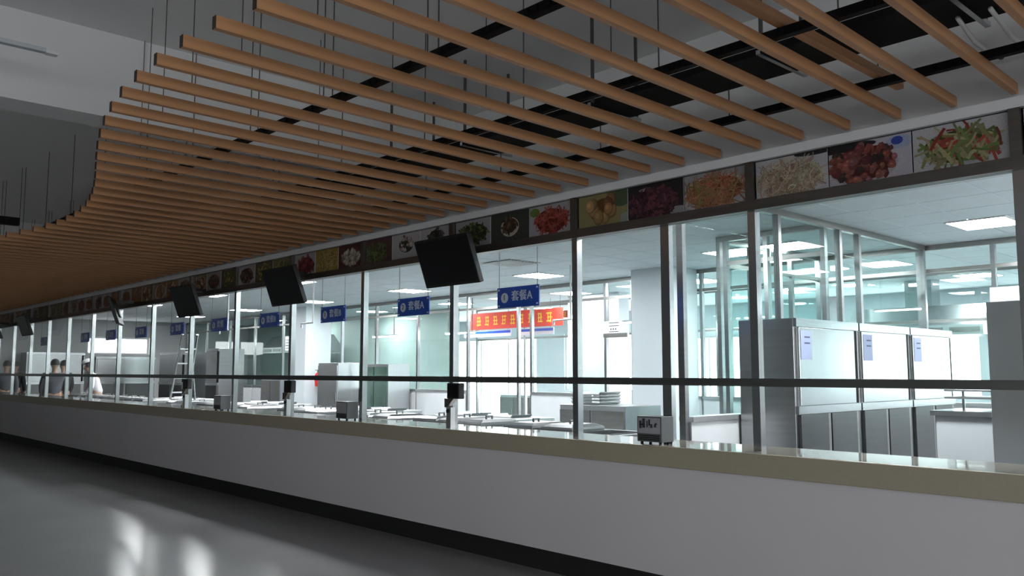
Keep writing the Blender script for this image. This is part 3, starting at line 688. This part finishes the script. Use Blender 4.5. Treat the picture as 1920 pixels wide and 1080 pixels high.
for i, (x0, x1, y) in enumerate(((-15.2, -13.6, 12.6), (-13.3, -12.3, 12.6))):
    e = tag(empty('blue_notice', (x0, y, H + .78)), ['long blue and white notice strip under the red banner', 'short blue and white notice strip under the red banner end'][i], 'notice')
    MB().box(0, x1 - x0, -.006, .006, 0, .14).build('board', 'paper', e)
    MB().box(.02, x1 - x0 - .02, -.009, -.0065, .075, .13).build('blue_stripe', 'sign_blue', e)
    for x in (.1, x1 - x0 - .1): MB().box(x - .003, x + .003, -.002, .002, .14, KCEIL - .014 - H - .78).build('cord', 'wire', e)
# white wall block right of the doorway
struct('wall_kitchen_pier', MB().box(-11.9, -10.55, 12.6, 12.9, 0, KCEIL - .013), 'kitchen_white')
# notice board above the small door
e = tag(empty('notice_board', (-9.30, 10.707, H + .63)), 'white notice board with dark lines above the narrow steel door frame', 'notice')
MB().box(0, .40, 0, .012, 0, .20).build('board', 'paper', e)
m = MB()
for z in (.165, .115): m.box(.12, .33, -.003, -.0005, z, z + .012)
for x in (.15, .20, .25): m.box(x, x + .025, -.003, -.0005, .055, .08)
m.box(.12, .32, -.003, -.0005, .02, .032); m.build('dark_line', 'print_dark', e)
MB().box(0.0, .5, -.012, .012, -.07, -.001).build('door_head', 'steel_dark', e)
struct('wall_dim_room', MB().box(-26.9, -16.0, 12.9, 13.1, 0, KCEIL - .013), 'dim_room_green')  # opaque screen added in place of a dim unlit room, dimness in its colour
# range hoods
def hood(x0, x1, y0, y1, z0, lab):
    e = tag(empty('range_hood', (x0, y0, z0)), lab, 'range hood'); w, d = x1 - x0, y1 - y0
    MB().prism([(0, 0), (d, 0), (d, .16), (d * .75, .5), (d * .3, .5), (0, .16)], 'x', 0, w).build('canopy', 'steel_soft', e)
    MB().box(w * .4, w * .6, d * .35, d * .7, .5, KCEIL - .013 - z0).build('duct', 'steel', e)
    n = int(w / .5)
    for k_ in range(n): MB().box(.05 + k_ * w / n, (k_ + 1) * w / n - .05, -.012, -.0005, .04, .12).build('grille', 'steel_dark', e)
hood(-6.9, -4.7, 14.4, 15.4, 2.05, 'steel range hood in the rear kitchen behind the fridge room')
hood(-3.6, -1.4, 14.4, 15.4, 2.05, 'steel range hood in the rear kitchen behind the plain steel cabinet')
hood(-23.5, -20.8, 11.75, 12.75, 2.0, 'steel range hood at the far end of the rear kitchen')
for i, (a, b) in enumerate(((-6.8, -4.8), (-3.5, -1.5), (-16.2, -14.6), (-23.0, -21.0))):
    steel_cab(a, b, *((14.6, 15.3) if i < 3 else (12.0, 12.7)), .88, ['low steel stove cabinet under the hood behind the fridge room', 'low steel stove cabinet under the hood behind the plain steel cabinet', 'low steel cabinet under the rear window past the banners', 'low steel stove cabinet at the far end of the rear kitchen'][i])
# red cabinet on the rear partition, hanging bracket lamps
e = tag(empty('hose_cabinet', (-3.05, 10.60, H + .66)), 'dark red hose cabinet mounted on the rear partition', 'hose cabinet')
MB().box(0, .10, 0, .10, 0, .34).build('body', 'red_paint', e)
MB().box(.015, .085, -.008, -.0005, .02, .32).build('door', 'red_paint', e)
MB().box(-.32, -.01, 0, .10, .0, .30).build('side_box', 'kitchen_white', e)
def strip_lamp(x, y, z, ln, lab, grp):
    e = tag(empty('strip_lamp', (x, y, z)), lab, 'lamp', grp)
    MB().box(-ln / 2, ln / 2, -.03, .03, 0, .03).build('housing', 'white_trim', e)
    MB().tube([(-ln / 2 + .02, 0, -.012), (ln / 2 - .02, 0, -.012)], .012, 8).build('tube', 'lamp_white', e)
    for s in (-.4, .4): MB().box(s * ln - .012, s * ln + .012, -.006, .006, .03, KCEIL - .013 - z).build('drop_rod', 'steel_dark', e)
for (x, y, z) in ((-3.1, 12.7, H + .92), (-9.9, 12.0, H + .90), (-13.9, 11.4, H + .82), (-17.0, 11.6, H + .85), (-20.6, 11.6, H + .9)):
    strip_lamp(x, y, z, 1.0, 'slim strip lamp hung on two rods in the rear kitchen', 'strip lamps hung in the rear kitchen')
# serving side pendant pipes with valves
for i, x in enumerate((-8.35, -11.6, -14.6)):
    e = tag(empty('water_pipe', (x, 6.6 if i else 8.9, 0)), 'thin white pipe dropping from the kitchen ceiling to a tap arm', 'pipe', 'thin drop pipes in the kitchen')
    MB().tube([(0, 0, H + .75), (0, 0, KCEIL - .013)], .012, 8).build('drop', 'pipe_white', e)
    MB().tube([(-.35, 0, H + .75), (.02, 0, H + .75)], .012, 8).build('arm', 'pipe_white', e)
    MB().tube([(-.34, 0, H + .68), (-.34, 0, H + .75)], .018, 8).build('valve', 'steel', e)
# louvred wall unit far along
e = tag(empty('air_conditioner', (-18.9, 10.30, H + .52)), 'white louvred air conditioner hung before the partition near the far column', 'air conditioner')
MB().box(-.55, .55, 0, .24, 0, .36).build('case', 'kitchen_white', e, bevel=.01)
am = MB().box(-.5, .5, -.008, -.0005, 0, .02).mesh('louvre', 'steel_dark')
for k in range(4): inst('louvre', am, e, (0, 0, .05 + .07 * k))
MB().box(-.02, .02, .1, .14, .36, KCEIL - .013 - H - .52).build('hanger', 'steel_dark', e)
# leaning ladder
e = tag(empty('step_ladder', (-15.9, 6.35, 0)), 'steel step ladder leaning over behind the steam tables', 'ladder')
for s in (-.2, .2): MB().tube([(-.45, s, 0), (.25, s * .7, 2.15)], .022, 8).build('rail', 'steel', e)
for k in range(7):
    t = (k + 1) / 8; MB().box(-.45 + .7 * t - .03, -.45 + .7 * t + .03, -.2 + .06 * t, .2 - .06 * t, 2.15 * t - .012, 2.15 * t + .012).build('rung', 'steel_soft', e)
MB().tube([(.25, 0, 2.1), (.85, 0, 0.0)], .02, 8).build('prop', 'steel', e)

# ------------------------------------------------------------------ people
def skin_mesh(name, joints, edges, parent, mt, root=0):
    me = bpy.data.meshes.new(name); me.from_pydata([j[:3] for j in joints], edges, [])
    o = bpy.data.objects.new(name, me); C.objects.link(o)
    o.modifiers.new('skin', 'SKIN'); sub = o.modifiers.new('sub', 'SUBSURF'); sub.levels = 1; sub.render_levels = 1
    for i, j in enumerate(joints):
        sv = me.skin_vertices[0].data[i]; r = j[3]; sv.radius = r if isinstance(r, tuple) else (r, r); sv.use_root = (i == root)
    dg = bpy.context.evaluated_depsgraph_get(); m2 = bpy.data.meshes.new_from_object(o.evaluated_get(dg)); bpy.data.objects.remove(o)
    m2.materials.clear(); m2.materials.append(MT[mt])
    for p in m2.polygons: p.use_smooth = True
    r = bpy.data.objects.new(name, m2); C.objects.link(r); r.parent = parent; return r
def person(loc, rz, lab, top, legs, hat=False, bend=0.0, reach=0.0, grp=None):
    e = tag(empty('person', loc, rz), lab, 'person', grp)
    def B(p):                                    # bend the upper body forward (towards -y) about the hips
        x, y, z = p
        if z < .95 or bend == 0: return p
        c, s = math.cos(bend), math.sin(bend); dz = z - .95
        return (x, y * c - dz * s, .95 + dz * c + y * s)
    J = []; E_ = []
    def j(p, r, par=None):
        J.append((*B(p), r)); i = len(J) - 1
        if par is not None: E_.append((par, i))
        return i
    pel = j((0, 0, .95), (.15, .11)); wa = j((0, 0, 1.10), (.135, .10), pel); ch = j((0, -.005, 1.28), (.165, .115), wa); nb = j((0, .005, 1.42), (.075, .065), ch)
    nk = j((0, -.005, 1.49), .05, nb); hl = j((0, -.025, 1.55), (.06, .07), nk); hm = j((0, -.015, 1.625), (.078, .095), hl); ht = j((0, -.005, 1.69), (.05, .06), hm)
    j((0, -.125, 1.60), .012, hm)                # nose
    arms = []
    for s in (-1, 1):
        j((s * .085, .0, 1.61), .014, hm)        # ear
        sh = j((s * .185, .005, 1.38), .062, ch); el = j((s * .235, .02 - .10 * reach, 1.12 + .02 * reach), .044, sh)
        wr = j((s * (.23 - .08 * reach), -.07 - .26 * reach, .90 + .18 * reach), .028, el); d = Vector((0, -.3 - .6 * reach, -1 + .6 * reach)).normalized()
        w0 = Vector((s * (.23 - .08 * reach), -.07 - .26 * reach, .90 + .18 * reach)); pa = w0 + d * .055; pi = j(tuple(pa), (.034, .02), wr)
        for q in range(4):
            off = Vector((s * -.004, (q - 1.5) * .018, 0)); l = (.062, .072, .067, .052)[q]
            f1 = pa + d * .035 + off; f2 = f1 + d * l * .6 + Vector((-s * .006, 0, 0)); f3 = f2 + d * l * .4 + Vector((-s * .014, 0, 0))
            a = j(tuple(f1), .009, pi); b = j(tuple(f2), .0085, a); j(tuple(f3), .007, b)
        t1 = pa + Vector((-s * .008, -.036, 0)) - d * .01; a = j(tuple(t1), .010, pi); j(tuple(t1 + d * .035 + Vector((-s * .006, -.012, 0))), .008, a)
    for s in (-1, 1):
        hp = j((s * .09, 0, .86), .095, pel); kn = j((s * .10, -.01, .49), .062, hp); an = j((s * .105, .02, .09), .04, kn); he = j((s * .105, .03, .045), .042, an); j((s * .115, -.14, .035), .033, he)
    skin_mesh('body', J, E_, e, 'skin')
    # shirt
    J = []; E_ = []
    a = j((0, 0, .90), (.175, .135)); w_ = j((0, 0, 1.10), (.155, .12), a); c_ = j((0, -.005, 1.28), (.185, .135), w_); j((0, .005, 1.425), (.095, .085), c_)
    for s in (-1, 1):
        sh = j((s * .19, .005, 1.38), .08, c_); el = j((s * .237, .02 - .10 * reach, 1.12 + .02 * reach), .060, sh); j((s * (.232 - .07 * reach), -.06 - .23 * reach, .93 + .15 * reach), .048, el)
    skin_mesh('shirt', J, E_, e, top)
    J = []; E_ = []; bend_, b0 = bend, bend; bend = 0
    a = j((0, 0, .95), (.165, .128))
    for s in (-1, 1):
        hp = j((s * .09, 0, .85), .11, a); kn = j((s * .10, -.01, .49), .08, hp); j((s * .105, .02, .10), .062, kn)
    skin_mesh('trousers', J, E_, e, legs)
    for s in (-1, 1):
        MB().prism([(-.045, -.17), (-.05, -.08), (-.042, .07), (.042, .07), (.05, -.08), (.045, -.17)], 'z', 0, .075).build('shoe', 'cloth_black', e, (s * .108, 0, 0), bevel=.015)
    bend = b0
    # face and hair
    def ell(c, r, nm, mt, cut=None):
        bm = bmesh.new(); bmesh.ops.create_uvsphere(bm, u_segments=16, v_segments=10, radius=1)
        for v in bm.verts: v.co = Vector((v.co.x * r[0], v.co.y * r[1], v.co.z * r[2]))
        if cut: bmesh.ops.delete(bm, geom=[v for v in bm.verts if cut(v.co)], context='VERTS')
        for v in bm.verts: v.co = Vector(B(tuple(v.co + Vector(c))))
        me = bpy.data.meshes.new(nm); bm.to_mesh(me); bm.free(); me.materials.append(MT[mt])
        for p in me.polygons: p.use_smooth = True
        o = bpy.data.objects.new(nm, me); C.objects.link(o); o.parent = e
    ell((0, .0, 1.635), (.092, .112, .108), 'hair', 'hair', lambda c: c.y < -.045 and c.z < .045 or c.z < -.06)
    for s in (-1, 1): ell((s * .032, -.100, 1.625), (.012, .008, .008), 'eye', 'hair')
    ell((0, -.092, 1.562), (.024, .010, .006), 'mouth', 'red_paint')
    if hat:
        ell((0, -.005, 1.735), (.115, .13, .07), 'cap', 'cloth_white', lambda c: c.z < -.04)
    return e
person((-20.1, 5.25, 0), math.radians(-100), 'person in grey top and dark trousers standing beside a companion inside the far glass', 'cloth_grey', 'cloth_black', reach=.3)
person((-22.2, 6.0, 0), math.radians(-60), 'person in black top standing just behind the companion in grey inside the far glass', 'cloth_black', 'cloth_black')
person((-24.3, 5.25, 0), math.radians(-90), 'person in grey top and black trousers at the very end of the counter', 'cloth_grey', 'cloth_black')
person((-25.7, 5.75, 0), math.radians(-120), 'person all in black at the very end of the counter', 'cloth_black', 'cloth_black')
person((-20.7, 6.35, 0), math.radians(-25), 'cook in white coat and white cap bending over the steam tables', 'cloth_white', 'cloth_white', hat=True, bend=.35, reach=.8)
